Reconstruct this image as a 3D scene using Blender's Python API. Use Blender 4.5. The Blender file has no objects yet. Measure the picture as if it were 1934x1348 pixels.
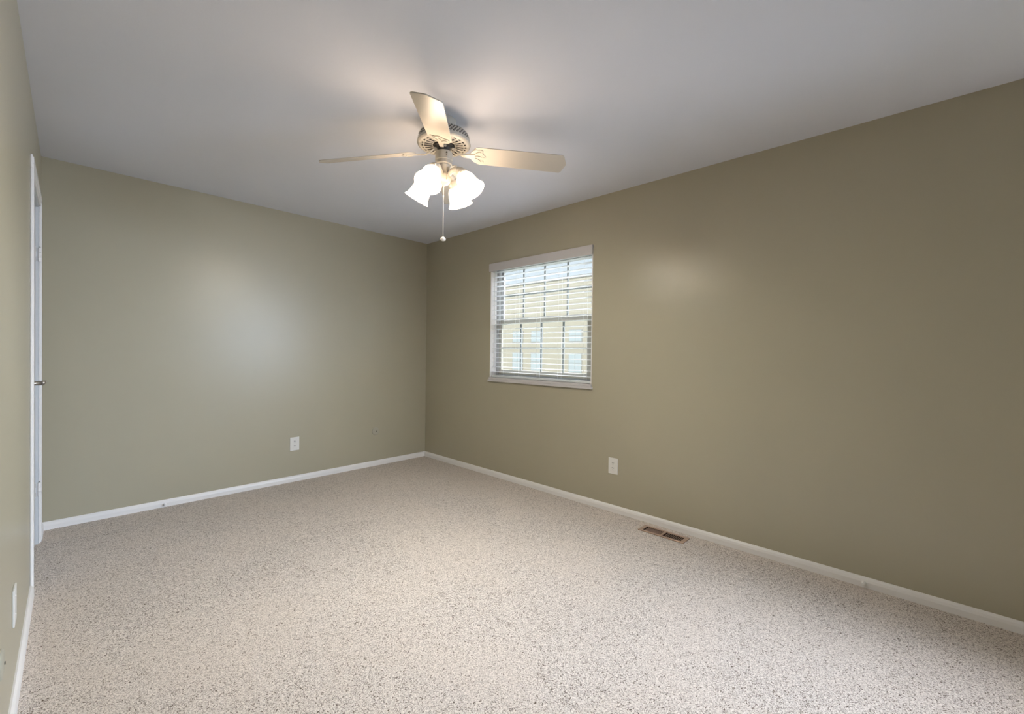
import bpy, bmesh, math, random
from mathutils import Vector, Matrix
random.seed(7)
R = math.radians
SC = bpy.context.scene
COL = SC.collection

# ------------------------------------------------------------------ camera
W_PX = 1934.0
F_PX = 819.5
YAW, PITCH, ROLL = 0.8081270, -0.0107007, 0.0128531
CAM = Vector((-2.93292, -4.17479, 1.20687))
fwd = Vector((math.sin(YAW)*math.cos(PITCH), math.cos(YAW)*math.cos(PITCH), math.sin(PITCH)))
rgt = Vector((math.cos(YAW), -math.sin(YAW), 0))
up = rgt.cross(fwd)
r2 = rgt*math.cos(ROLL) + up*math.sin(ROLL)
u2 = -rgt*math.sin(ROLL) + up*math.cos(ROLL)
cam_data = bpy.data.cameras.new('camera')
cam_data.sensor_fit = 'HORIZONTAL'
cam_data.sensor_width = 36.0
cam_data.lens = F_PX/W_PX*36.0
cam_data.clip_start = 0.01
cam_data.clip_end = 300
cam = bpy.data.objects.new('camera', cam_data)
COL.objects.link(cam)
m = Matrix((r2, u2, -fwd)).transposed().to_4x4()
m.translation = CAM
cam.matrix_world = m
SC.camera = cam

# ------------------------------------------------------------------ world, daylight, exposure
world = bpy.data.worlds.new('sky')
SC.world = world
world.use_nodes = True
wn = world.node_tree.nodes
wl = world.node_tree.links
bg = wn['Background']
# a hazy sky: pale blue near the horizon, boosted high up towards +x (over the far building) to light the room
SKY_LOW, SKY_HIGH = 0.86, 17.0
tcw = wn.new('ShaderNodeTexCoord')
sep = wn.new('ShaderNodeSeparateXYZ')
wl.new(tcw.outputs['Generated'], sep.inputs[0])
def wramp(src, a, b, lo=0.0, hi=1.0):
    q = wn.new('ShaderNodeMapRange')
    q.interpolation_type = 'SMOOTHSTEP'
    for n_, v_ in (('From Min', a), ('From Max', b), ('To Min', lo), ('To Max', hi)):
        q.inputs[n_].default_value = v_
    wl.new(src, q.inputs['Value'])
    return q.outputs['Result']
mu = wn.new('ShaderNodeMath')
mu.operation = 'MULTIPLY'
wl.new(wramp(sep.outputs['Z'], 0.24, 0.50), mu.inputs[0])
wl.new(wramp(sep.outputs['X'], -0.05, 0.40), mu.inputs[1])
st_ = wramp(mu.outputs[0], 0.0, 1.0, SKY_LOW, SKY_HIGH)
wl.new(st_, bg.inputs['Strength'])
wmx = wn.new('ShaderNodeMix')
wmx.data_type = 'RGBA'
wmx.inputs[6].default_value = (0.78, 0.89, 0.98, 1)
wmx.inputs[7].default_value = (0.95, 0.95, 1.0, 1)
wl.new(mu.outputs[0], wmx.inputs[0])
wl.new(wmx.outputs[2], bg.inputs['Color'])

sun_d = bpy.data.lights.new('sun', 'SUN')
sun_d.energy = 2.9
sun_d.angle = R(3)
sun_d.color = (1, 0.95, 0.86)
sun = bpy.data.objects.new('sun', sun_d)
COL.objects.link(sun)
sun.rotation_euler = Vector((0.75, 0.25, -0.62)).to_track_quat('-Z', 'Y').to_euler()

# fill lamp for extra daylight in the added, unseen window (behind the camera's right)
day_d = bpy.data.lights.new('added_daylight', 'AREA')
day_d.shape = 'RECTANGLE'
day_d.size = 1.15
day_d.size_y = 1.1
day_d.energy = 37
day_d.spread = R(78)
day_d.color = (0.66, 0.80, 1.0)
day = bpy.data.objects.new('added_daylight', day_d)
COL.objects.link(day)
day.location = (0.10, -5.35, 1.50)
day.rotation_euler = Vector((-1, 1.8, -0.5)).to_track_quat('-Z', 'Y').to_euler()

SHADE_EMIT = 12.8
BULB_EMIT = 860.0
SC.view_settings.view_transform = 'Standard'
SC.view_settings.look = 'None'
SC.view_settings.gamma = 1
SC.view_settings.use_curve_mapping = False
SC.view_settings.exposure = 0.33

# ------------------------------------------------------------------ dimensions
H = 2.44            # ceiling
YE = -6.35          # wall behind the camera
LX, LA = -3.01025, math.tan(0.0141151)   # left wall stands a little out of square
WANG = 0.0141151
def lwx(y): return LX + LA*y
# right-wall window opening
WY0, WY1, WZ0, WZ1 = -2.250, -1.072, 0.952, 2.066
# opening of the added window, unseen behind the camera
VY0, VY1 = -5.94, -4.76

# ------------------------------------------------------------------ materials
def srgb(r, g, b):
    f = lambda c: (c/255/12.92) if c/255 <= 0.04045 else ((c/255+0.055)/1.055)**2.4
    return (f(r), f(g), f(b), 1)

def mat(name, col, rough=0.5, spec=0.5, metal=0.0, noise=0.0, nscale=20.0, bump=0.0, bscale=200.0, emit=None, estr=0.0):
    mt = bpy.data.materials.new(name)
    mt.use_nodes = True
    nt = mt.node_tree
    p = nt.nodes['Principled BSDF']
    p.inputs['Base Color'].default_value = col
    p.inputs['Roughness'].default_value = rough
    p.inputs['Specular IOR Level'].default_value = spec
    p.inputs['Metallic'].default_value = metal
    tc = nt.nodes.new('ShaderNodeTexCoord')
    if noise:
        n = nt.nodes.new('ShaderNodeTexNoise')
        n.inputs['Scale'].default_value = nscale
        n.inputs['Detail'].default_value = 3
        nt.links.new(tc.outputs['Object'], n.inputs['Vector'])
        mx = nt.nodes.new('ShaderNodeMix')
        mx.data_type = 'RGBA'
        mx.inputs[6].default_value = tuple(c*(1-noise) for c in col[:3])+(1,)
        mx.inputs[7].default_value = tuple(min(1, c*(1+noise)) for c in col[:3])+(1,)
        nt.links.new(n.outputs['Fac'], mx.inputs[0])
        nt.links.new(mx.outputs[2], p.inputs['Base Color'])
    if bump:
        n2 = nt.nodes.new('ShaderNodeTexNoise')
        n2.inputs['Scale'].default_value = bscale
        n2.inputs['Detail'].default_value = 4
        nt.links.new(tc.outputs['Object'], n2.inputs['Vector'])
        b = nt.nodes.new('ShaderNodeBump')
        b.inputs['Strength'].default_value = bump
        b.inputs['Distance'].default_value = 0.002
        nt.links.new(n2.outputs['Fac'], b.inputs['Height'])
        nt.links.new(b.outputs['Normal'], p.inputs['Normal'])
    if emit:
        p.inputs['Emission Color'].default_value = emit
        p.inputs['Emission Strength'].default_value = estr
    return mt

M_WALL = mat('sage_wall_paint', (0.416, 0.384, 0.288, 1), rough=0.34, spec=0.5, noise=0.025, nscale=2.5, bump=0.10, bscale=90)
M_CEIL = mat('white_ceiling_paint', (0.72, 0.735, 0.80, 1), rough=0.85, spec=0.2, noise=0.015, nscale=3, bump=0.12, bscale=120)
M_TRIM = mat('white_trim_paint', (0.82, 0.80, 0.79, 1), rough=0.35, spec=0.45, noise=0.02, nscale=12)
M_DOOR = mat('white_door_paint', (0.60, 0.62, 0.64, 1), rough=0.38, spec=0.45, noise=0.015, nscale=8)
M_PLATE = mat('white_plastic', (0.76, 0.75, 0.72, 1), rough=0.3, spec=0.5, noise=0.01)
M_PAINTED = mat('painted_cover', (0.41, 0.39, 0.315, 1), rough=0.4, spec=0.45, noise=0.02)
M_DARK = mat('dark_slot', (0.02, 0.018, 0.016, 1), rough=0.8, spec=0.2, noise=0.1)
M_NICKEL = mat('brushed_nickel', (0.40, 0.38, 0.35, 1), rough=0.28, metal=1.0, noise=0.03, nscale=80)
M_SCREW = mat('screw_metal', (0.45, 0.44, 0.42, 1), rough=0.35, metal=0.9, noise=0.03)
M_FAN = mat('fan_cream_enamel', (0.41, 0.385, 0.335, 1), rough=0.32, spec=0.5, noise=0.02, nscale=30)
M_BLADE = mat('fan_blade_cream', (0.52, 0.48, 0.42, 1), rough=0.27, spec=0.6, noise=0.02, nscale=14)
M_BLADE_EDGE = mat('fan_blade_top', (0.30, 0.28, 0.24, 1), rough=0.5, noise=0.05)
M_FANDARK = mat('fan_inner_dark', (0.05, 0.045, 0.04, 1), rough=0.6, noise=0.2, nscale=40)
M_CHAIN = mat('brass_chain', (0.50, 0.42, 0.30, 1), rough=0.3, metal=0.8, noise=0.05)
M_WHITECHAIN = mat('white_chain', (0.75, 0.72, 0.68, 1), rough=0.35, noise=0.02)
M_WINTRIM = mat('white_window_trim', (0.58, 0.56, 0.57, 1), rough=0.4, spec=0.4, noise=0.02, nscale=12)
M_SLAT = mat('white_blind_slat', (0.74, 0.77, 0.80, 1), rough=0.35, spec=0.5, noise=0.01)
M_VINYL = mat('almond_vinyl', (0.34, 0.33, 0.28, 1), rough=0.4, noise=0.02)
M_GRILLE = mat('backlit_vinyl', (0.26, 0.28, 0.28, 1), rough=0.4, noise=0.02)  # pale vinyl darkened: the muntins' backlit look is put into the colour
M_VINYLW = mat('white_vinyl', (0.42, 0.43, 0.43, 1), rough=0.4, noise=0.02)
M_REG = mat('tan_register_metal', (0.42, 0.29, 0.215, 1), rough=0.35, spec=0.5, metal=0.3, noise=0.15, nscale=25)
M_REGIN = mat('register_inside', (0.055, 0.022, 0.014, 1), rough=0.6, noise=0.3, nscale=30)
M_SHADE = mat('lit_frosted_glass', (0.85, 0.82, 0.76, 1), rough=0.4, noise=0.01, emit=(1.0, 0.76, 0.54, 1), estr=SHADE_EMIT)
M_BULB = mat('lit_bulb', (0.9, 0.9, 0.85, 1), rough=0.3, noise=0.01, emit=(1.0, 0.98, 0.87, 1), estr=BULB_EMIT)

def carpet_material():
    mt = bpy.data.materials.new('speckled_frieze_carpet')
    mt.use_nodes = True
    nt = mt.node_tree
    N, L = nt.nodes, nt.links
    p = N['Principled BSDF']
    p.inputs['Roughness'].default_value = 0.95
    p.inputs['Specular IOR Level'].default_value = 0.1
    tc = N.new('ShaderNodeTexCoord')
    def noise(scale, det, rough=0.5, dist=0.0, off=0):
        mp = N.new('ShaderNodeMapping')
        mp.inputs['Location'].default_value = (off, off*0.7, 0)
        L.new(tc.outputs['Object'], mp.inputs['Vector'])
        n = N.new('ShaderNodeTexNoise')
        n.inputs['Scale'].default_value = scale
        n.inputs['Detail'].default_value = det
        n.inputs['Roughness'].default_value = rough
        n.inputs['Distortion'].default_value = dist
        L.new(mp.outputs['Vector'], n.inputs['Vector'])
        return n
    def ramp(src, a, b):
        r = N.new('ShaderNodeMapRange')
        r.interpolation_type = 'SMOOTHSTEP'
        r.inputs['From Min'].default_value = a
        r.inputs['From Max'].default_value = b
        L.new(src, r.inputs['Value'])
        return r.outputs['Result']
    def mixc(fac, A, B):
        mx = N.new('ShaderNodeMix')
        mx.data_type = 'RGBA'
        L.new(fac, mx.inputs[0])
        for s, v in ((6, A), (7, B)):
            if isinstance(v, tuple): mx.inputs[s].default_value = v
            else: L.new(v, mx.inputs[s])
        return mx.outputs[2]
    def mth(op, a, b):
        q = N.new('ShaderNodeMath')
        q.operation = op
        for i, v in enumerate((a, b)):
            if isinstance(v, (int, float)): q.inputs[i].default_value = v
            else: L.new(v, q.inputs[i])
        return q.outputs[0]
    # yarn colours: light, mid, brown flecks; density drifts in broad patches where the pile leans
    patch = noise(1.6, 4, 0.6, 0.6).outputs['Fac']
    fine = noise(150, 2, 0.6, 0.3, 3).outputs['Fac']
    fleck = noise(125, 2, 0.55, 2.2, 7).outputs['Fac']
    shift = mth('MULTIPLY', mth('SUBTRACT', patch, 0.5), 0.16)
    fl = mth('SUBTRACT', fleck, shift)
    base = mixc(ramp(fine, 0.35, 0.65), (0.61, 0.540, 0.485, 1), (0.85, 0.775, 0.71, 1))
    c2 = mixc(ramp(fl, 0.432, 0.388), base, (0.13, 0.095, 0.068, 1))
    c3 = mixc(ramp(patch, 0.3, 0.7), mixc(ramp(patch, 0.0, 0.01), (0.90, 0.88, 0.85, 1), (0.93, 0.91, 0.89, 1)), (1, 1, 1, 1))
    mul = N.new('ShaderNodeMix')
    mul.data_type = 'RGBA'
    mul.blend_type = 'MULTIPLY'
    mul.inputs[0].default_value = 1
    L.new(c2, mul.inputs[6])
    L.new(c3, mul.inputs[7])
    L.new(mul.outputs[2], p.inputs['Base Color'])
    hgt = mth('ADD', mth('MULTIPLY', ramp(fl, 0.36, 0.50), 0.7), mth('MULTIPLY', fine, 0.6))
    b = N.new('ShaderNodeBump')
    b.inputs['Strength'].default_value = 0.55
    b.inputs['Distance'].default_value = 0.006
    L.new(hgt, b.inputs['Height'])
    L.new(b.outputs['Normal'], p.inputs['Normal'])
    return mt
M_CARPET = carpet_material()

def glass_material():
    mt = bpy.data.materials.new('window_glass')
    mt.use_nodes = True
    nt = mt.node_tree
    N, L = nt.nodes, nt.links
    N.remove(N['Principled BSDF'])
    out = N['Material Output']
    tr = N.new('ShaderNodeBsdfTransparent')
    tr.inputs['Color'].default_value = (0.97, 0.98, 0.98, 1)
    gl = N.new('ShaderNodeBsdfGlossy')
    gl.inputs['Roughness'].default_value = 0.02
    lw = N.new('ShaderNodeLayerWeight')
    lw.inputs['Blend'].default_value = 0.5
    pw = N.new('ShaderNodeMath')
    pw.operation = 'POWER'
    pw.inputs[1].default_value = 5.0
    L.new(lw.outputs['Facing'], pw.inputs[0])
    ad = N.new('ShaderNodeMath')
    ad.operation = 'MULTIPLY_ADD'
    ad.inputs[1].default_value = 0.9
    ad.inputs[2].default_value = 0.04
    L.new(pw.outputs[0], ad.inputs[0])
    mx = N.new('ShaderNodeMixShader')
    L.new(ad.outputs[0], mx.inputs[0])
    L.new(tr.outputs[0], mx.inputs[1])
    L.new(gl.outputs[0], mx.inputs[2])
    L.new(mx.outputs[0], out.inputs['Surface'])
    return mt
M_GLASS = glass_material()

def siding_material():
    mt = mat('cream_lap_siding', (0.51, 0.48, 0.41, 1), rough=0.7, spec=0.2, noise=0.03, nscale=1.0)
    nt = mt.node_tree
    tc = nt.nodes.new('ShaderNodeTexCoord')
    wv = nt.nodes.new('ShaderNodeTexWave')
    wv.wave_type = 'BANDS'
    wv.bands_direction = 'Z'
    wv.wave_profile = 'SAW'
    wv.inputs['Scale'].default_value = 1.0
    b = nt.nodes.new('ShaderNodeBump')
    b.inputs['Strength'].default_value = 0.4
    b.inputs['Distance'].default_value = 0.02
    nt.links.new(tc.outputs['Object'], wv.inputs['Vector'])
    nt.links.new(wv.outputs['Fac'], b.inputs['Height'])
    nt.links.new(b.outputs['Normal'], nt.nodes['Principled BSDF'].inputs['Normal'])
    return mt
M_SIDING = siding_material()
M_BWIN = mat('distant_window_glass', (0.50, 0.57, 0.62, 1), rough=0.3, noise=0.05)
M_ROOF = mat('grey_shingle', (0.36, 0.36, 0.36, 1), rough=0.9, noise=0.1, nscale=5)
M_GRASS = mat('lawn', (0.13, 0.14, 0.10, 1), rough=0.95, noise=0.3, nscale=3)

# ------------------------------------------------------------------ mesh helpers
def empty(name, loc=(0, 0, 0), rz=0.0, parent=None):
    o = bpy.data.objects.new(name, None)
    o.empty_display_size = 0.05
    COL.objects.link(o)
    o.location = loc
    o.rotation_euler = (0, 0, rz)
    if parent: o.parent = parent
    return o

def tag(o, label=None, cat=None, group=None, kind=None):
    if label: o['label'] = label
    if cat: o['category'] = cat
    if group: o['group'] = group
    if kind: o['kind'] = kind
    return o

def obj(name, bm, m, parent=None, smooth=False, bevel=0.0, seg=2, angle=40):
    me = bpy.data.meshes.new(name)
    bmesh.ops.recalc_face_normals(bm, faces=bm.faces)
    bm.to_mesh(me)
    bm.free()
    ms = m if isinstance(m, (list, tuple)) else [m]
    for q in ms: me.materials.append(q)
    if smooth:
        me.shade_smooth()
    o = bpy.data.objects.new(name, me)
    COL.objects.link(o)
    if parent: o.parent = parent
    if bevel:
        md = o.modifiers.new('bevel', 'BEVEL')
        md.width = bevel
        md.segments = seg
        md.limit_method = 'ANGLE'
        md.angle_limit = R(angle)
        me.shade_smooth()
        wn_ = o.modifiers.new('wn', 'WEIGHTED_NORMAL')
        wn_.keep_sharp = True
    return o

def B(): return bmesh.new()

def box(bm, x0, x1, y0, y1, z0, z1, mi=0, mtx=None):
    vs = [bm.verts.new((x, y, z)) for z in (z0, z1) for y in (y0, y1) for x in (x0, x1)]
    if mtx:
        for v in vs: v.co = mtx @ v.co
    for f in ((0, 1, 3, 2), (4, 6, 7, 5), (0, 4, 5, 1), (2, 3, 7, 6), (0, 2, 6, 4), (1, 5, 7, 3)):
        fc = bm.faces.new([vs[i] for i in f])
        fc.material_index = mi
    return vs

def lathe(bm, prof, n=48, mtx=None, mi=0, cap=True, ripple=None):
    rings = []
    for k, (r, z) in enumerate(prof):
        if r < 1e-6:
            v = bm.verts.new((0, 0, z))
            rings.append([v])
            continue
        ring = []
        for i in range(n):
            a = 2*math.pi*i/n
            rr = r*(1+(ripple(k, a) if ripple else 0))
            ring.append(bm.verts.new((rr*math.cos(a), rr*math.sin(a), z)))
        rings.append(ring)
    for a_, b_ in zip(rings, rings[1:]):
        for i in range(n):
            j = (i+1) % n
            if len(a_) == 1 and len(b_) == 1: continue
            if len(a_) == 1: f = bm.faces.new((a_[0], b_[i], b_[j]))
            elif len(b_) == 1: f = bm.faces.new((a_[i], a_[j], b_[0]))
            else: f = bm.faces.new((a_[i], a_[j], b_[j], b_[i]))
            f.material_index = mi
    if cap:
        for ring in (rings[0], rings[-1]):
            if len(ring) > 2:
                f = bm.faces.new(ring)
                f.material_index = mi
    if mtx:
        for ring in rings:
            for v in ring: v.co = mtx @ v.co

def tube(bm, pts, r, n=10, mi=0, radii=None):
    pts = [Vector(p) for p in pts]
    prev = None
    rings = []
    for i, p in enumerate(pts):
        t = (pts[min(i+1, len(pts)-1)]-pts[max(i-1, 0)]).normalized()
        if prev is None:
            a = Vector((0, 0, 1)) if abs(t.z) < 0.9 else Vector((1, 0, 0))
            u = t.cross(a).normalized()
        else:
            u = (prev - t*prev.dot(t)).normalized()
        prev = u
        w = t.cross(u)
        rr = radii[i] if radii else r
        rings.append([bm.verts.new(p+(u*math.cos(2*math.pi*k/n)+w*math.sin(2*math.pi*k/n))*rr) for k in range(n)])
    for a, b in zip(rings, rings[1:]):
        for k in range(n):
            f = bm.faces.new((a[k], a[(k+1) % n], b[(k+1) % n], b[k]))
            f.material_index = mi
    for ring in (rings[0], rings[-1]):
        bm.faces.new(ring).material_index = mi

def prism(bm, outline, z0, z1, mtx=None, mi=0, mi_top=None):
    a = [bm.verts.new((x, y, z0)) for x, y in outline]
    b = [bm.verts.new((x, y, z1)) for x, y in outline]
    if mtx:
        for v in a+b: v.co = mtx @ v.co
    n = len(outline)
    bm.faces.new(a[::-1]).material_index = mi
    bm.faces.new(b).material_index = mi if mi_top is None else mi_top
    for i in range(n):
        bm.faces.new((a[i], a[(i+1) % n], b[(i+1) % n], b[i])).material_index = mi

def extrude_profile(bm, prof, y0, y1, mtx=None):
    """prof: closed (x,z) outline swept from y0 to y1"""
    a = [bm.verts.new((x, y0, z)) for x, z in prof]
    b = [bm.verts.new((x, y1, z)) for x, z in prof]
    if mtx:
        for v in a+b: v.co = mtx @ v.co
    n = len(prof)
    bm.faces.new(a)
    bm.faces.new(b[::-1])
    for i in range(n):
        bm.faces.new((a[i], b[i], b[(i+1) % n], a[(i+1) % n]))

def struct(o):
    o['kind'] = 'structure'
    return o

# ------------------------------------------------------------------ room shell
T = 0.14
# register opening in the floor
GX0, GX1, GY0, GY1 = -0.164, -0.087, -3.050, -2.784
bm = B()
x0f, x1f = lwx(YE)-0.3, 0.30
for (a, b, c, d) in ((x0f, GX0, YE-T, 0.3), (GX1, x1f, YE-T, 0.3), (GX0, GX1, YE-T, GY0), (GX0, GX1, GY1, 0.3)):
    box(bm, a, b, c, d, -0.10, 0)
struct(obj('floor', bm, M_CARPET))

bm = B()
box(bm, x0f, x1f, YE-T, 0.3, H, H+0.12)
struct(obj('ceiling', bm, M_CEIL))

bm = B()
box(bm, LX-0.3, 0.3, 0, T, 0, H)
struct(obj('wall_back', bm, M_WALL))

bm = B()
box(bm, lwx(YE)-0.2, 0.3, YE-T, YE, 0, H)
struct(obj('wall_front', bm, M_WALL))

# right wall with openings for the window and the added, unseen one
bm = B()
yb = [YE, VY0, VY1, WY0, WY1, 0.0]
for i in range(5):
    if i in (1, 3):
        box(bm, 0, T, yb[i], yb[i+1], 0, WZ0)
        box(bm, 0, T, yb[i], yb[i+1], WZ1, H)
    else:
        box(bm, 0, T, yb[i], yb[i+1], 0, H)
struct(obj('wall_right', bm, M_WALL))

# left wall (local frame: origin in the back-left corner, -y runs towards the camera, +x into the room)
LW = (LX, 0, 0)
DY0, DY1, DZ = -1.005, -0.262, 2.060      # door opening
LEN = 6.40
bm = B()
box(bm, -0.12, 0, DY1, 0.0, 0, H)
box(bm, -0.12, 0, DY0, DY1, DZ, H)
box(bm, -0.12, 0, -LEN, DY0, 0, H)
o = struct(obj('wall_left', bm, M_WALL))
o.location = LW
o.rotation_euler.z = -WANG

# baseboards
BB, BP = 0.0525, 0.0145
def bb_profile(s=1):
    return [(0, 0), (s*BP, 0), (s*BP, BB*0.55), (s*BP*0.8, BB*0.80), (s*BP*0.35, BB), (0, BB)]
bm = B()
extrude_profile(bm, bb_profile(-1), YE, -0.0)
struct(obj('baseboard_right', bm, M_TRIM))
bm = B()
extrude_profile(bm, [(-x, z) for x, z in bb_profile(-1)], -3.02, -0.0, Matrix.Rotation(R(-90), 4, 'Z'))
o = struct(obj('baseboard_back', bm, M_TRIM))
# rotate frame: local y -> world x ; the profile faces -y
o.rotation_euler = (0, 0, 0)
bm = B()
extrude_profile(bm, bb_profile(1), -LEN, -1.070)
extrude_profile(bm, bb_profile(1), -0.198, -0.0)
o = struct(obj('baseboard_left', bm, M_TRIM))
o.location = LW
o.rotation_euler.z = -WANG
bm = B()
extrude_profile(bm, [(-x, z) for x, z in bb_profile(-1)], -3.08, 0, Matrix.Translation((0, YE, 0)) @ Matrix.Rotation(R(-90), 4, 'Z') @ Matrix.Scale(-1, 4, (1, 0, 0)))
struct(obj('baseboard_front', bm, M_TRIM))

# ------------------------------------------------------------------ door in the left wall
door = empty('door_1', (lwx(-0.633), -0.633, 0), -WANG)
struct(door)
dm = Matrix.Translation((0, 0.633, 0))       # wall-local y -> door-local y
bm = B()
box(bm, -0.052, -0.014, DY0+0.012, DY1-0.012, 0.012, DZ-0.014, mtx=dm)
# raised panels of the slab
for (za, zb) in ((0.20, 0.90), (1.05, 1.90)):
    for (ya, yb2) in ((DY0+0.10, (DY0+DY1)/2-0.03), ((DY0+DY1)/2+0.03, DY1-0.10)):
        box(bm, -0.015, -0.010, ya, yb2, za, zb, mtx=dm)
obj('door_slab', bm, M_DOOR, door, bevel=0.002)
bm = B()
cw, cp = 0.065, 0.012
def casing(bm, ya, yb2, za, zb):
    box(bm, 0, cp*0.7, ya, yb2, za, zb, mtx=dm)
box(bm, 0, 0.0085, DY0-cw, DY0, 0, DZ, mtx=dm)
box(bm, 0.001, cp, DY0-cw+0.008, DY0-0.022, 0, DZ+0.022, mtx=dm)
box(bm, 0, 0.0085, DY1, DY1+cw, 0, DZ, mtx=dm)
box(bm, 0.001, cp, DY1+0.022, DY1+cw-0.008, 0, DZ+0.022, mtx=dm)
box(bm, 0, 0.0085, DY0-cw, DY1+cw, DZ, DZ+cw, mtx=dm)
box(bm, 0.001, cp, DY0-cw+0.008, DY1+cw-0.008, DZ+0.022, DZ+cw-0.008, mtx=dm)
obj('door_casing', bm, M_TRIM, door, bevel=0.0025)
bm = B()
box(bm, -0.12, 0.0, DY0-0.0, DY0+0.011, 0, DZ, mtx=dm)
box(bm, -0.12, 0.0, DY1-0.011, DY1, 0, DZ, mtx=dm)
box(bm, -0.12, 0.0, DY0+0.011, DY1-0.011, DZ-0.011, DZ, mtx=dm)
obj('door_jamb', bm, M_DOOR, door)
for zc in (1.762, 0.335):
    bm = B()
    for k in range(3):
        za = zc-0.042+k*0.0285
        lathe(bm, [(0.0, 0), (0.0075, 0), (0.0075, 0.0265), (0.0, 0.0265)], 14, Matrix.Translation((0.004, DY1-0.012+0.633, za)), cap=False)
    box(bm, -0.0145, -0.011, DY1-0.047, DY1-0.012, zc-0.042, zc+0.043, mtx=dm)
    box(bm, -0.002, 0.001, DY1-0.012, DY1-0.001, zc-0.042, zc+0.043, mtx=dm)
    hg = obj('hinge', bm, M_TRIM, door)
    bm = B()
    for dz in (-0.028, 0.028):
        box(bm, -0.011, -0.0095, DY1-0.034, DY1-0.030, zc+dz-0.012, zc+dz+0.012, mtx=dm)
    lathe(bm, [(0, 0), (0.004, 0), (0.004, 0.004), (0, 0.006)], 10, Matrix.Translation((0.004, DY1-0.012+0.633, zc+0.044)), cap=False)
    obj('hinge_pin', bm, M_SCREW, hg)
# lever handle near the latch edge
bm = B()
hy, hz = DY0+0.065, 1.020
mt_ = Matrix.Translation((-0.014, hy+0.633, hz)) @ Matrix.Rotation(R(90), 4, 'Y')
lathe(bm, [(0, 0), (0.030, 0), (0.030, 0.004), (0.026, 0.009), (0.013, 0.011), (0.0105, 0.018), (0.0105, 0.046), (0, 0.046)], 28, mt_, cap=False)
rose = obj('lever_rose', bm, M_NICKEL, door, smooth=True)
bm = B()
pts = []
for k in range(9):
    t = k/8
    pts.append((-0.014+0.050+0.006*math.sin(t*3.1), hy+0.633-0.006+0.112*t, hz+0.004*math.sin(t*3.1)))
tube(bm, pts, 0.009, 12, radii=[0.0105, 0.0105, 0.010, 0.009, 0.0085, 0.008, 0.008, 0.0085, 0.006])
obj('door_lever', bm, M_NICKEL, door, smooth=True)

# ------------------------------------------------------------------ window in the right wall
win = empty('window_1', (0, (WY0+WY1)/2, WZ0))
struct(win)
wm = Matrix.Translation((0, -(WY0+WY1)/2, -WZ0))
def wbox(bm, *a, mi=0): return box(bm, *a, mi=mi, mtx=wm)
# painted reveal lining
bm = B()
wbox(bm, -0.001, T, WY0-0.0, WY0+0.008, WZ0+0.010, WZ1-0.008)
wbox(bm, -0.001, T, WY1-0.008, WY1, WZ0+0.010, WZ1-0.008)
wbox(bm, -0.001, T, WY0, WY1, WZ1-0.008, WZ1)
obj('window_reveal', bm, M_TRIM, win)
# stool / sill with a projecting nosing
bm = B()
wbox(bm, -0.012, T, WY0+0.0, WY1-0.0, WZ0-0.004, WZ0+0.010)
wbox(bm, -0.014, 0.002, WY0-0.002, WY1+0.002, WZ0-0.012, WZ0+0.010)
wbox(bm, -0.020, 0.002, WY0-0.012, WY1+0.012, WZ0-0.030, WZ0-0.012)
obj('window_sill', bm, M_WINTRIM, win, bevel=0.002)
# vinyl frame
FX0, FX1 = 0.078, 0.138
Ya, Yb = WY0+0.008, WY1-0.008
Za, Zb = WZ0+0.010, WZ1-0.008
fw = 0.030
bm = B()
for (a, b, c, d) in ((Ya, Ya+fw, Za, Zb), (Yb-fw, Yb, Za, Zb), (Ya+fw, Yb-fw, Za, Za+fw), (Ya+fw, Yb-fw, Zb-fw, Zb)):
    wbox(bm, FX0, FX1, a, b, c, d)
# track ribs down the side channels
for yy in (Ya+fw, Yb-fw-0.006):
    for xx in (0.088, 0.106, 0.124):
        wbox(bm, xx, xx+0.004, yy, yy+0.006, Za+fw, Zb-fw)
obj('window_frame', bm, M_VINYLW, win, bevel=0.0015)
zm = 1.505   # meeting rail
def sash(name, xa, xb, za, zb, m_, rail_top, rail_bot, stile=0.034, near=0.034):
    bm = B()
    ya, yb2 = Ya+fw+0.002, Yb-fw-0.002
    wbox(bm, xa, xb, ya, ya+near, za, zb)
    wbox(bm, xa, xb, yb2-stile, yb2, za, zb)
    wbox(bm, xa, xb, ya+near, yb2-stile, za, za+rail_bot)
    wbox(bm, xa, xb, ya+near, yb2-stile, zb-rail_top, zb)
    s = obj(name, bm, m_, win, bevel=0.0015)
    bm = B()
    gy0, gy1, gz0, gz1 = ya+near, yb2-stile, za+rail_bot, zb-rail_top
    xm = (xa+xb)/2
    for k in (1, 2, 3):
        yc = gy0+(gy1-gy0)*k/4
        wbox(bm, xm-0.004, xm+0.004, yc-0.009, yc+0.009, gz0, gz1)
    zc = (gz0+gz1)/2 - (0.012 if name == 'lower_sash' else 0)
    wbox(bm, xm-0.0035, xm+0.0035, gy0, gy1, zc-0.009, zc+0.009)
    obj('muntin_grille', bm, M_GRILLE, s)
    bm = B()
    wbox(bm, xm-0.0065, xm-0.0055, gy0, gy1, gz0, gz1)
    obj('glass_pane', bm, M_GLASS, s)
    return s
sash('upper_sash', 0.108, 0.130, zm-0.018, Zb-fw, M_VINYLW, 0.034, 0.036)
sash('lower_sash', 0.084, 0.106, Za+fw, zm+0.014, M_VINYL, 0.036, 0.045, near=0.062)

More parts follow.
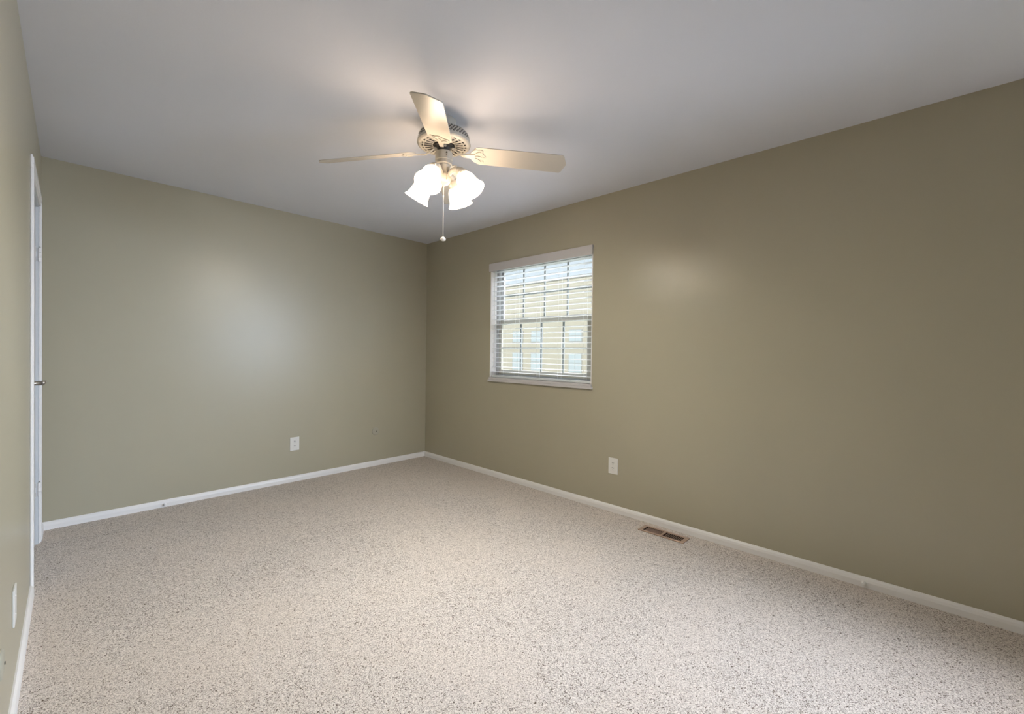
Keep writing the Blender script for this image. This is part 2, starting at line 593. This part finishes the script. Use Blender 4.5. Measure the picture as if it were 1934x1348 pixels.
# window blind (hangs in the reveal)
blind = empty('window_blind', (0.040, (WY0+WY1)/2, WZ1-0.009))
tag(blind, 'white horizontal slat blind hanging in the window with slats open', 'blind')
bmx = Matrix.Translation((-0.040, -(WY0+WY1)/2, -(WZ1-0.009)))
bm = B()
box(bm, -0.016, -0.006, WY0-0.002, WY1+0.010, WZ1-0.074, WZ1+0.002, mtx=bmx)
obj('valance', bm, M_WINTRIM, blind, bevel=0.0015)
bm = B()
box(bm, 0.012, 0.066, WY0+0.012, WY1-0.012, WZ1-0.060, WZ1-0.010, mtx=bmx)
obj('head_rail', bm, M_SLAT, blind, bevel=0.002)
zt, zbm = WZ1-0.085, WZ0+0.040
ns = 22
PITCH = 0.0462
BY0, BY1 = WY0+0.014, WY1-0.014
for k in range(ns):
    z = zt+0.003-PITCH*k
    bm = B()
    n = 6
    rows = []
    for i in range(n+1):
        t = i/n-0.5
        x = 0.038+t*0.048
        zz = z+0.0022*(1-(2*t)**2)+t*0.048*math.tan(R(-3))
        rows.append((x, zz))
    vs = []
    for dz in (0, 0.0026):
        for (x, zz) in rows:
            vs.append([bm.verts.new(bmx @ Vector((x, yy, zz+dz))) for yy in (BY0, BY1)])
    N1 = n+1
    for i in range(n):
        bm.faces.new((vs[i][0], vs[i][1], vs[i+1][1], vs[i+1][0]))
        bm.faces.new((vs[N1+i][0], vs[N1+i+1][0], vs[N1+i+1][1], vs[N1+i][1]))
    bm.faces.new((vs[0][0], vs[N1][0], vs[N1][1], vs[0][1]))
    bm.faces.new((vs[n][0], vs[n][1], vs[N1+n][1], vs[N1+n][0]))
    for e in (0, 1):
        bm.faces.new([vs[i][e] for i in range(N1)]+[vs[N1+i][e] for i in range(n, -1, -1)])
    obj('slat', bm, M_SLAT, blind)
bm = B()
box(bm, 0.012, 0.064, BY0, BY1, WZ0+0.0115, WZ0+0.030, mtx=bmx)
obj('bottom_rail', bm, M_SLAT, blind, bevel=0.003)
for yc in (-1.20, -1.40, -1.66, -1.90, -2.16):
    bm = B()
    for xx in (0.0125, 0.0635):
        tube(bm, [bmx @ Vector((xx, yc, WZ1-0.06)), bmx @ Vector((xx, yc, WZ0+0.02))], 0.0009, 6)
    obj('ladder_cord', bm, M_SLAT, blind)
bm = B()
tube(bm, [bmx @ Vector(q) for q in ((0.004, -1.125, WZ1-0.055), (0.002, -1.127, WZ1-0.085), (0.002, -1.128, WZ0+0.11))], 0.0042, 8, radii=[0.002, 0.0035, 0.0042])
obj('tilt_wand', bm, M_PLATE, blind, smooth=True)

# window added for its light, unseen behind the camera: frame and muntins only (its daylight is the area lamp)
added_win = empty('added_window', (0.11, (VY0+VY1)/2, WZ0))
struct(added_win)
bm = B()
vy = (VY1-VY0)/2
hh = WZ1-WZ0
for (a, b, c, d) in ((-vy, -vy+0.05, 0, hh), (vy-0.05, vy, 0, hh), (-vy+0.05, vy-0.05, 0, 0.05), (-vy+0.05, vy-0.05, hh-0.05, hh), (-vy+0.05, vy-0.05, hh/2-0.02, hh/2+0.02)):
    box(bm, -0.03, 0.01, a, b, c, d)
obj('window_frame', bm, M_VINYLW, added_win, bevel=0.002)
bm = B()
box(bm, -0.13, -0.02, -vy-0.02, vy+0.02, -0.02, 0.004)
obj('window_sill', bm, M_TRIM, added_win, bevel=0.003)

# ------------------------------------------------------------------ ceiling fan
FAX, FAY = -1.513, -2.297
fan = empty('ceiling_fan', (FAX, FAY, H))
tag(fan, 'cream four-blade ceiling fan with four lit frosted glass shades', 'ceiling fan')
Z = lambda z: z-H
# canopy / neck against the ceiling
bm = B()
lathe(bm, [(0.058, Z(2.440)), (0.062, Z(2.436)), (0.060, Z(2.412)), (0.055, Z(2.404)), (0.055, Z(2.366)), (0, Z(2.366))], 48, cap=False)
obj('canopy', bm, M_FAN, fan, smooth=True, bevel=0.001)
HB, HT, HR = 2.305, 2.368, 0.139
# dark core behind the grilles
bm = B()
lathe(bm, [(0, Z(HT-0.008)), (0.112, Z(HT-0.008)), (0.130, Z(HT-0.018)), (0.130, Z(HB+0.010)), (0.06, Z(HB+0.012)), (0, Z(HB+0.012))], 48, cap=False)
core = obj('motor_core', bm, M_FANDARK, fan)
# housing shell with a perforated upper band, top plate and rounded lower lip
bm = B()
n = 96
def shell_pt(a, t):
    prof = [(0.052, Z(2.372)), (0.098, Z(2.371)), (0.113, Z(2.368)), (0.124, Z(2.362)), (0.131, Z(2.354)), (0.134, Z(2.348)), (0.136, Z(2.342)), (0.137, Z(2.336)), (0.138, Z(2.330)), (0.1385, Z(2.324)), (HR, Z(2.318)), (HR+0.002, Z(2.311)), (HR, Z(HB)), (0.131, Z(HB-0.004))]
    r, z = prof[t]
    return (r*math.cos(a), r*math.sin(a), z)
grid = [[bm.verts.new(shell_pt(2*math.pi*(i+0.35*t)/n, t)) for i in range(n)] for t in range(14)]
for t in range(13):
    for i in range(n):
        if 3 <= t <= 8 and (i+(t % 2)) % 2 == 0: continue
        j = (i+1) % n
        bm.faces.new((grid[t][i], grid[t][j], grid[t+1][j], grid[t+1][i]))
obj('motor_housing', bm, M_FAN, fan, smooth=True)
# slotted bottom plate
bm = B()
rb = [0.058, 0.064, 0.084, 0.103, 0.110, 0.1185, 0.123, 0.131]
ns_ = 24
sub = 6
nn = ns_*sub
g = [[bm.verts.new((r*math.cos(2*math.pi*i/nn), r*math.sin(2*math.pi*i/nn), Z(HB-0.004)-0.004*math.sin(math.pi*min(1, (0.131-r)/0.071)))) for i in range(nn)] for r in rb]
for t in range(len(rb)-1):
    for i in range(nn):
        s = i % sub
        if t in (1, 2) and s in (1, 2, 3): continue
        if t == 4 and s in (1, 2, 3): continue
        j = (i+1) % nn
        bm.faces.new((g[t][i], g[t][j], g[t+1][j], g[t+1][i]))
pl = obj('vent_plate', bm, M_FAN, fan)
sd = pl.modifiers.new('solid', 'SOLIDIFY')
sd.thickness = 0.002
# flywheel hub under the motor
bm = B()
lathe(bm, [(0, Z(HB+0.008)), (0.050, Z(HB+0.008)), (0.050, Z(HB-0.008)), (0.030, Z(HB-0.012)), (0.030, Z(2.255)), (0, Z(2.255))], 40, cap=False)
obj('flywheel', bm, M_FANDARK, fan)
# blades with their irons
BZ = 2.254      # blade height at its root; blades droop a little towards the tips
DROOPS = (R(7.4), R(3.6), R(3.6), R(7.1))
TILTS = (R(-14.3), R(-16.5), R(-17.0), R(-18.8))
RIN, ROUT = 0.148, 0.656
def blade_outline():
    pts = []
    w0, w1 = 0.062, 0.0665
    # root end, rounded
    for k in range(9):
        a = math.pi/2+math.pi*k/8
        pts.append((RIN+0.040+0.040*math.cos(a), w0*math.sin(a)))
    pts = [(x, y) for x, y in pts]
    # lower edge (-y) to tip
    c = 0.010
    xt = ROUT-0.022
    pts += [(xt-c, -w1), (xt-c*0.3, -w1+c*0.3), (xt+0.004, -w1+c*1.2)]
    pts += [(ROUT-0.002, -0.008), (ROUT, 0.0), (ROUT-0.002, 0.008)]
    pts += [(xt+0.004, w1-c*1.2), (xt-c*0.3, w1-c*0.3), (xt-c, w1)]
    return pts
for k in range(4):
    ang = R(226.4+90*k)
    TILT, DROOP = TILTS[k], DROOPS[k]
    rot = Matrix.Rotation(ang, 4, 'Z')
    tl = rot @ Matrix.Translation((RIN, 0, Z(BZ))) @ Matrix.Rotation(DROOP, 4, 'Y') @ Matrix.Translation((-RIN, 0, 0)) @ Matrix.Rotation(TILT, 4, 'X')
    bm = B()
    prism(bm, blade_outline(), 0, 0.0052, tl, mi=0, mi_top=1)
    bl = obj('fan_blade', bm, [M_BLADE, M_BLADE_EDGE], fan, bevel=0.0012)
    # iron: arm from the flywheel, then a scalloped plate under the blade root
    bm = B()
    arm = [(0.038, 0, 2.288), (0.056, 0, 2.282), (0.078, 0, 2.264), (0.100, 0, 2.251), (0.128, 0, BZ-0.003), (0.165, 0, BZ-0.006)]
    wds = [0.010, 0.010, 0.009, 0.010, 0.013, 0.018]
    prev = None
    for (x, y, z), w in zip(arm, wds):
        tw = TILT*min(1, max(0, (x-0.06)/0.08))
        dy = Vector((0, math.cos(tw), math.sin(tw)))
        c = Vector((x, 0, Z(z)))
        q = [bm.verts.new(rot @ (c+dy*s*w+Vector((0, 0, dz)))) for s, dz in ((-1, -0.002), (1, -0.002), (1, 0.0025), (-1, 0.0025))]
        if prev:
            for i in range(4):
                bm.faces.new((prev[i], prev[(i+1) % 4], q[(i+1) % 4], q[i]))
        else:
            bm.faces.new(q)
        prev = q
    bm.faces.new(prev)
    # scalloped plate
    out = []
    for i in range(60):
        a = -math.pi*0.5+math.pi*i/59
        rr = 0.050+0.006*abs(math.cos(3.0*a))
        out.append((0.188+rr*0.55*math.cos(a)+0.004*math.cos(6*a), rr*math.sin(a)*0.96))
    out += [(0.173, 0.050), (0.155, 0.040), (0.143, 0.022), (0.138, 0.012), (0.138, -0.012), (0.143, -0.022), (0.155, -0.040), (0.173, -0.050)]
    prism(bm, out, -0.0035, -0.0002, tl)
    # raised petals of the cast pattern
    for py, pa in ((0, 0), (0.024, 0.7), (-0.024, -0.7)):
        mtp = tl @ Matrix.Translation((0.180, py, -0.0035)) @ Matrix.Rotation(pa, 4, 'Z')
        pet = [(0.020*math.cos(t), 0.0075*math.sin(t)) for t in [2*math.pi*j/16 for j in range(16)]]
        prism(bm, pet, -0.0035, 0.0, mtp)
    iron = obj('blade_bracket', bm, M_FAN, bl, bevel=0.0008)
    for (sx, sy) in ((0.205, 0.030), (0.211, 0.0), (0.205, -0.030)):
        bm = B()
        lathe(bm, [(0, -0.0055), (0.0035, -0.005), (0.0045, -0.0035), (0, -0.0035)], 10, tl @ Matrix.Translation((sx, sy, 0)), cap=False)
        obj('bracket_screw', bm, M_FAN, bl)
    for sy in (-0.012, 0.012):
        bm = B()
        lathe(bm, [(0, -0.006), (0.006, -0.005), (0.0065, 0.002), (0, 0.002)], 10, rot @ Matrix.Translation((0.047, sy, Z(2.284))), cap=False)
        obj('bracket_screw', bm, M_FAN, bl)
# switch housing
bm = B()
lathe(bm, [(0, Z(2.266)), (0.044, Z(2.265)), (0.046, Z(2.260)), (0.046, Z(2.222)), (0.043, Z(2.219)), (0.0445, Z(2.214)), (0.0445, Z(2.202)), (0.040, Z(2.198)), (0.0, Z(2.198))], 48, cap=False)
sw = obj('switch_housing', bm, M_FAN, fan, smooth=True, bevel=0.0008)
toC = Vector((CAM.x-FAX, CAM.y-FAY, 0)).normalized()
ta = math.atan2(toC.y, toC.x)
bm = B()
ha = ta+R(18)
lathe(bm, [(0, 0), (0.0045, 0), (0.0045, 0.002), (0, 0.002)], 12, Matrix.Translation((0.0455*math.cos(ha), 0.0455*math.sin(ha), Z(2.250))) @ Matrix.Rotation(ha, 4, 'Z') @ Matrix.Rotation(R(90), 4, 'Y'), cap=False)
lathe(bm, [(0, 0), (0.0025, 0), (0.0025, 0.002), (0, 0.002)], 12, Matrix.Translation((0.0455*math.cos(ha), 0.0455*math.sin(ha), Z(2.236))) @ Matrix.Rotation(ha, 4, 'Z') @ Matrix.Rotation(R(90), 4, 'Y'), cap=False)
obj('switch_hole', bm, M_DARK, sw)
# light fitter: tapered stem and bowl
bm = B()
lathe(bm, [(0, Z(2.200)), (0.038, Z(2.200)), (0.034, Z(2.190)), (0.028, Z(2.172)), (0.026, Z(2.158)), (0.034, Z(2.150)), (0.038, Z(2.138)), (0.038, Z(2.122)), (0.034, Z(2.108)), (0.024, Z(2.098)), (0.010, Z(2.094)), (0.008, Z(2.088)), (0, Z(2.086))], 40, cap=False)
obj('light_fitter', bm, M_FAN, fan, smooth=True)
# four arms, sockets, shades, bulbs
LTILT = R(34.5)
for k in range(4):
    a = R(-70.8+90*k+(0, 0, 0, 8)[k])
    rot = Matrix.Rotation(a, 4, 'Z')
    ax = Vector((math.sin(LTILT), 0, -math.cos(LTILT)))      # shade axis in the arm's plane
    neck = Vector((0.1135, 0, Z(2.131)))
    bm = B()
    st = Vector((0.022, 0, Z(2.136)))
    pts = [st, Vector((0.050, 0, Z(2.160))), Vector((0.072, 0, Z(2.166))), neck-ax*0.030]
    tube(bm, [rot @ p for p in pts], 0.012, 14, radii=[0.012, 0.013, 0.015, 0.018])
    obj('lamp_arm', bm, M_FAN, fan, smooth=True)
    base = rot @ Matrix.Translation(neck) @ Matrix.Rotation(math.pi-LTILT, 4, 'Y')
    # local +z of base now runs along the shade axis
    bm = B()
    lathe(bm, [(0, -0.034), (0.018, -0.034), (0.024, -0.026), (0.029, -0.016), (0.032, -0.004), (0.033, 0.010), (0.031, 0.010)], 32, base, cap=False)
    for j in range(3):
        aa = 2*math.pi*j/3+0.4
        mm = base @ Matrix.Rotation(aa, 4, 'Z') @ Matrix.Translation((0.032, 0, 0.004)) @ Matrix.Rotation(R(90), 4, 'Y')
        lathe(bm, [(0, 0), (0.002, 0), (0.002, 0.006), (0.004, 0.007), (0.004, 0.010), (0, 0.010)], 8, mm, cap=False)
    obj('lamp_socket', bm, M_FAN, fan, smooth=True)
    bm = B()
    prof = [(0.0275, 0.000), (0.0285, 0.008), (0.037, 0.015), (0.045, 0.027), (0.049, 0.040), (0.051, 0.055), (0.053, 0.070), (0.056, 0.084), (0.061, 0.097), (0.067, 0.107), (0.069, 0.111)]
    inner = [(r-0.0022, z-(0.0 if i else 0)) for i, (r, z) in enumerate(prof)][::-1]
    lathe(bm, prof+inner, 48, base, cap=False)
    obj('lamp_shade', bm, M_SHADE, fan, smooth=True)
    bm = B()
    lathe(bm, [(0, 0.006), (0.012, 0.006), (0.014, 0.018), (0.024, 0.040), (0.026, 0.054), (0.021, 0.070), (0.010, 0.078), (0, 0.080)], 24, base, cap=False)
    obj('light_bulb', bm, M_BULB, fan, smooth=True)
# pull chains
bm = B()
cx, cy = 0.050*math.cos(ha), 0.050*math.sin(ha)
tube(bm, [(cx*0.9, cy*0.9, Z(2.250)), (cx*1.02, cy*1.02, Z(2.248)), (cx*1.04, cy*1.04, Z(2.242)), (cx*1.04, cy*1.04, Z(2.112))], 0.0012, 6)
lathe(bm, [(0, -0.006), (0.003, -0.004), (0.0035, 0.0), (0.002, 0.005), (0, 0.006)], 10, Matrix.Translation((cx*1.04, cy*1.04, Z(2.110))), cap=False)
obj('pull_chain', bm, M_CHAIN, fan)
bm = B()
tube(bm, [(0, 0, Z(2.088)), (0, 0, Z(1.815))], 0.0011, 6)
lathe(bm, [(0, -0.004), (0.003, -0.003), (0.003, 0.003), (0, 0.004)], 10, Matrix.Translation((0, 0, Z(2.035))), cap=False)
pc = obj('pull_chain', bm, M_WHITECHAIN, fan)
bm = B()
lathe(bm, [(0, 0.013), (0.004, 0.012), (0.011, 0.008), (0.0155, 0.0), (0.014, -0.006), (0.008, -0.009), (0, -0.010)], 24, Matrix.Translation((0, 0, Z(1.806))), cap=False)
obj('pull_knob', bm, M_WHITECHAIN, pc, smooth=True)

# ------------------------------------------------------------------ wall plates (local: +x out of the wall, y across, z up)
def outlet(loc, rz, label, w=0.080, h=0.122):
    t = empty('electrical_outlet', loc, rz)
    tag(t, label, 'outlet', 'duplex outlets')
    bm = B()
    box(bm, 0, 0.0055, -w/2, w/2, 0, h)
    obj('cover_plate', bm, M_PLATE, t, bevel=0.002)
    for zc in (h/2-0.0195, h/2+0.0195):
        bm = B()
        out = []
        for i in range(32):
            a = 2*math.pi*i/32
            out.append((max(-0.0135, min(0.0135, 0.017*math.cos(a)))*1.0, 0.0165*math.sin(a)))
        mm = Matrix.Translation((0.005, 0, zc)) @ Matrix.Rotation(R(90), 4, 'Y') @ Matrix.Rotation(R(90), 4, 'Z')
        prism(bm, out, 0, 0.0018, mm)
        f = obj('receptacle', bm, M_PLATE, t)
        bm = B()
        for yy, hh_ in ((-0.0062, 0.0085), (0.0062, 0.0070)):
            box(bm, 0.0066, 0.0071, yy-0.0013, yy+0.0013, zc+0.001, zc+0.001+hh_)
        lathe(bm, [(0, 0), (0.0026, 0), (0.0026, 0.0005), (0, 0.0005)], 12, Matrix.Translation((0.0066, 0, zc-0.008)) @ Matrix.Rotation(R(90), 4, 'Y'), cap=False)
        obj('socket_slots', bm, M_DARK, f)
    bm = B()
    lathe(bm, [(0, 0), (0.0028, 0), (0.0024, 0.001), (0, 0.0012)], 12, Matrix.Translation((0.0055, 0, h/2)) @ Matrix.Rotation(R(90), 4, 'Y'), cap=False)
    obj('plate_screw', bm, M_SCREW, t)
    return t
outlet((-1.434, 0, 0.283), R(-90), 'white duplex outlet low on the back wall, left of the round cover')
outlet((0, -2.458, 0.289), R(180), 'white duplex outlet low on the window wall, right of the window')
wp = empty('wall_plate', (lwx(-1.94), -1.94, 0.262), -WANG)
tag(wp, 'plain white wall plate seen edge-on on the left wall above the baseboard', 'wall plate')
bm = B()
box(bm, 0, 0.0060, -0.040, 0.040, 0, 0.124)
obj('cover_plate', bm, M_PLATE, wp, bevel=0.002)
for zz in (0.030, 0.094):
    bm = B()
    lathe(bm, [(0, 0), (0.0028, 0), (0.0024, 0.001), (0, 0.0012)], 12, Matrix.Translation((0.0060, 0, zz)) @ Matrix.Rotation(R(90), 4, 'Y'), cap=False)
    obj('plate_screw', bm, M_PLATE, wp)

def round_cover(loc, rz, label):
    t = empty('cable_cover_plate', loc, rz)
    tag(t, label, 'cover plate', 'round painted cable covers')
    bm = B()
    lathe(bm, [(0, 0), (0.041, 0), (0.041, 0.004), (0.037, 0.008), (0.024, 0.0095), (0.020, 0.0085), (0.012, 0.010), (0, 0.010)], 40, Matrix.Rotation(R(90), 4, 'Y'), cap=False)
    obj('cover_disc', bm, M_PAINTED, t, smooth=True, bevel=0.0006)
    bm = B()
    lathe(bm, [(0, 0.009), (0.0042, 0.009), (0.0042, 0.0115), (0, 0.0115)], 14, Matrix.Translation((0, 0.006, -0.001)) @ Matrix.Rotation(R(90), 4, 'Y'), cap=False)
    obj('cover_hole', bm, M_DARK, t)
    return t
round_cover((-0.626, 0, 0.361), R(-90), 'small round wall-coloured cable cover on the back wall near the corner')
round_cover((lwx(-2.36), -2.36, 0.335), -WANG, 'round wall-coloured cable cover at the left photo edge, nearest the camera')

# small painted bumpers on the baseboards
def bumper(loc, rz, label):
    bm = B()
    lathe(bm, [(0, 0), (0.011, 0), (0.010, 0.006), (0.006, 0.009), (0.006, 0.018), (0.0085, 0.020), (0.0075, 0.026), (0, 0.028)], 20, Matrix.Rotation(R(90), 4, 'Y'), cap=False)
    o = obj('door_bumper', bm, M_TRIM, smooth=True, bevel=0.0005)
    o.location = loc
    o.rotation_euler.z = rz
    tag(o, label, 'door bumper', 'white baseboard bumpers')
bumper((-BP+0.0005, -3.955, 0.024), R(180), 'small white bumper on the window-wall baseboard, right of the floor vent')
bumper((-2.372, -BP+0.0005, 0.022), R(-90), 'small white bumper on the back-wall baseboard near the door')

# ------------------------------------------------------------------ floor register
reg = empty('floor_register', ((GX0+GX1)/2, (GY0+GY1)/2, 0))
tag(reg, 'tan metal floor vent set in the carpet beside the window-wall baseboard', 'floor vent')
hx, hy_ = 0.056, 0.157
ix, iy = (GX1-GX0)/2-0.003, (GY1-GY0)/2-0.003
bm = B()
def frame_piece(a0, a1, b0, b1): box(bm, a0, a1, b0, b1, 0.001, 0.0065)
frame_piece(-hx, -ix, -hy_, hy_)
frame_piece(ix, hx, -hy_, hy_)
frame_piece(-ix, ix, -hy_, -iy)
frame_piece(-ix, ix, iy, hy_)
frame_piece(-ix, ix, -0.008, 0.008)
obj('register_frame', bm, M_REG, reg, bevel=0.0025)
for side in (-1, 1):
    nb = 10
    span = iy-0.008
    for k in range(1, nb):
        yc = side*(0.008+span*k/nb)
        bm = B()
        mm = Matrix.Translation((0, yc, 0.001)) @ Matrix.Rotation(R(-26*side), 4, 'X')
        box(bm, -ix, ix, -0.0012, 0.0012, -0.008, 0.0025, mtx=mm)
        obj('louver', bm, M_REG, reg)
bm = B()
for (a, b, c, d) in ((-ix-0.003, -ix-0.002, -iy-0.003, iy+0.003), (ix+0.002, ix+0.003, -iy-0.003, iy+0.003), (-ix-0.002, ix+0.002, -iy-0.003, -iy-0.002), (-ix-0.002, ix+0.002, iy+0.002, iy+0.003)):
    box(bm, a, b, c, d, -0.095, 0.001)
box(bm, -ix-0.002, ix+0.002, -iy-0.002, iy+0.002, -0.098, -0.095)
obj('duct_boot', bm, M_REGIN, reg)

# ------------------------------------------------------------------ outside
GZ = -3.0
bm = B()
box(bm, 0.5, 90, -60, 90, GZ-0.1, GZ)
struct(obj('ground', bm, M_GRASS))
bld = empty('apartment_building', (28, 22, GZ))
tag(bld, 'cream sided apartment building seen through the window blind', 'building')
bm = B()
box(bm, 0, 10, -26, 30, 0, 10.7)
obj('building_wall', bm, M_SIDING, bld)
bm = B()
extrude_profile(bm, [(-0.06, 10.7), (10.5, 10.7), (10.5, 10.8), (5, 11.1), (-0.06, 10.8)], -26.6, 30.6)
obj('building_roof', bm, M_ROOF, bld)
def bwin(y, z0, z1, w):
    bm = B()
    box(bm, -0.06, 0.02, y-w/2-0.08, y+w/2+0.08, z0-0.08, z1+0.08)
    f = obj('building_window', bm, M_VINYLW, bld)
    bm = B()
    box(bm, -0.08, -0.055, y-w/2, y-0.03, z0, (z0+z1)/2-0.03)
    box(bm, -0.08, -0.055, y+0.03, y+w/2, z0, (z0+z1)/2-0.03)
    box(bm, -0.08, -0.055, y-w/2, y-0.03, (z0+z1)/2+0.03, z1)
    box(bm, -0.08, -0.055, y+0.03, y+w/2, (z0+z1)/2+0.03, z1)
    obj('pane', bm, M_BWIN, f)
for y in (-6.5, -4.2, 0.2, 2.6, 6.2, 8.6):
    bwin(y, 2.55, 4.15, 1.25)
    bwin(y, 5.25, 6.2, 1.25)
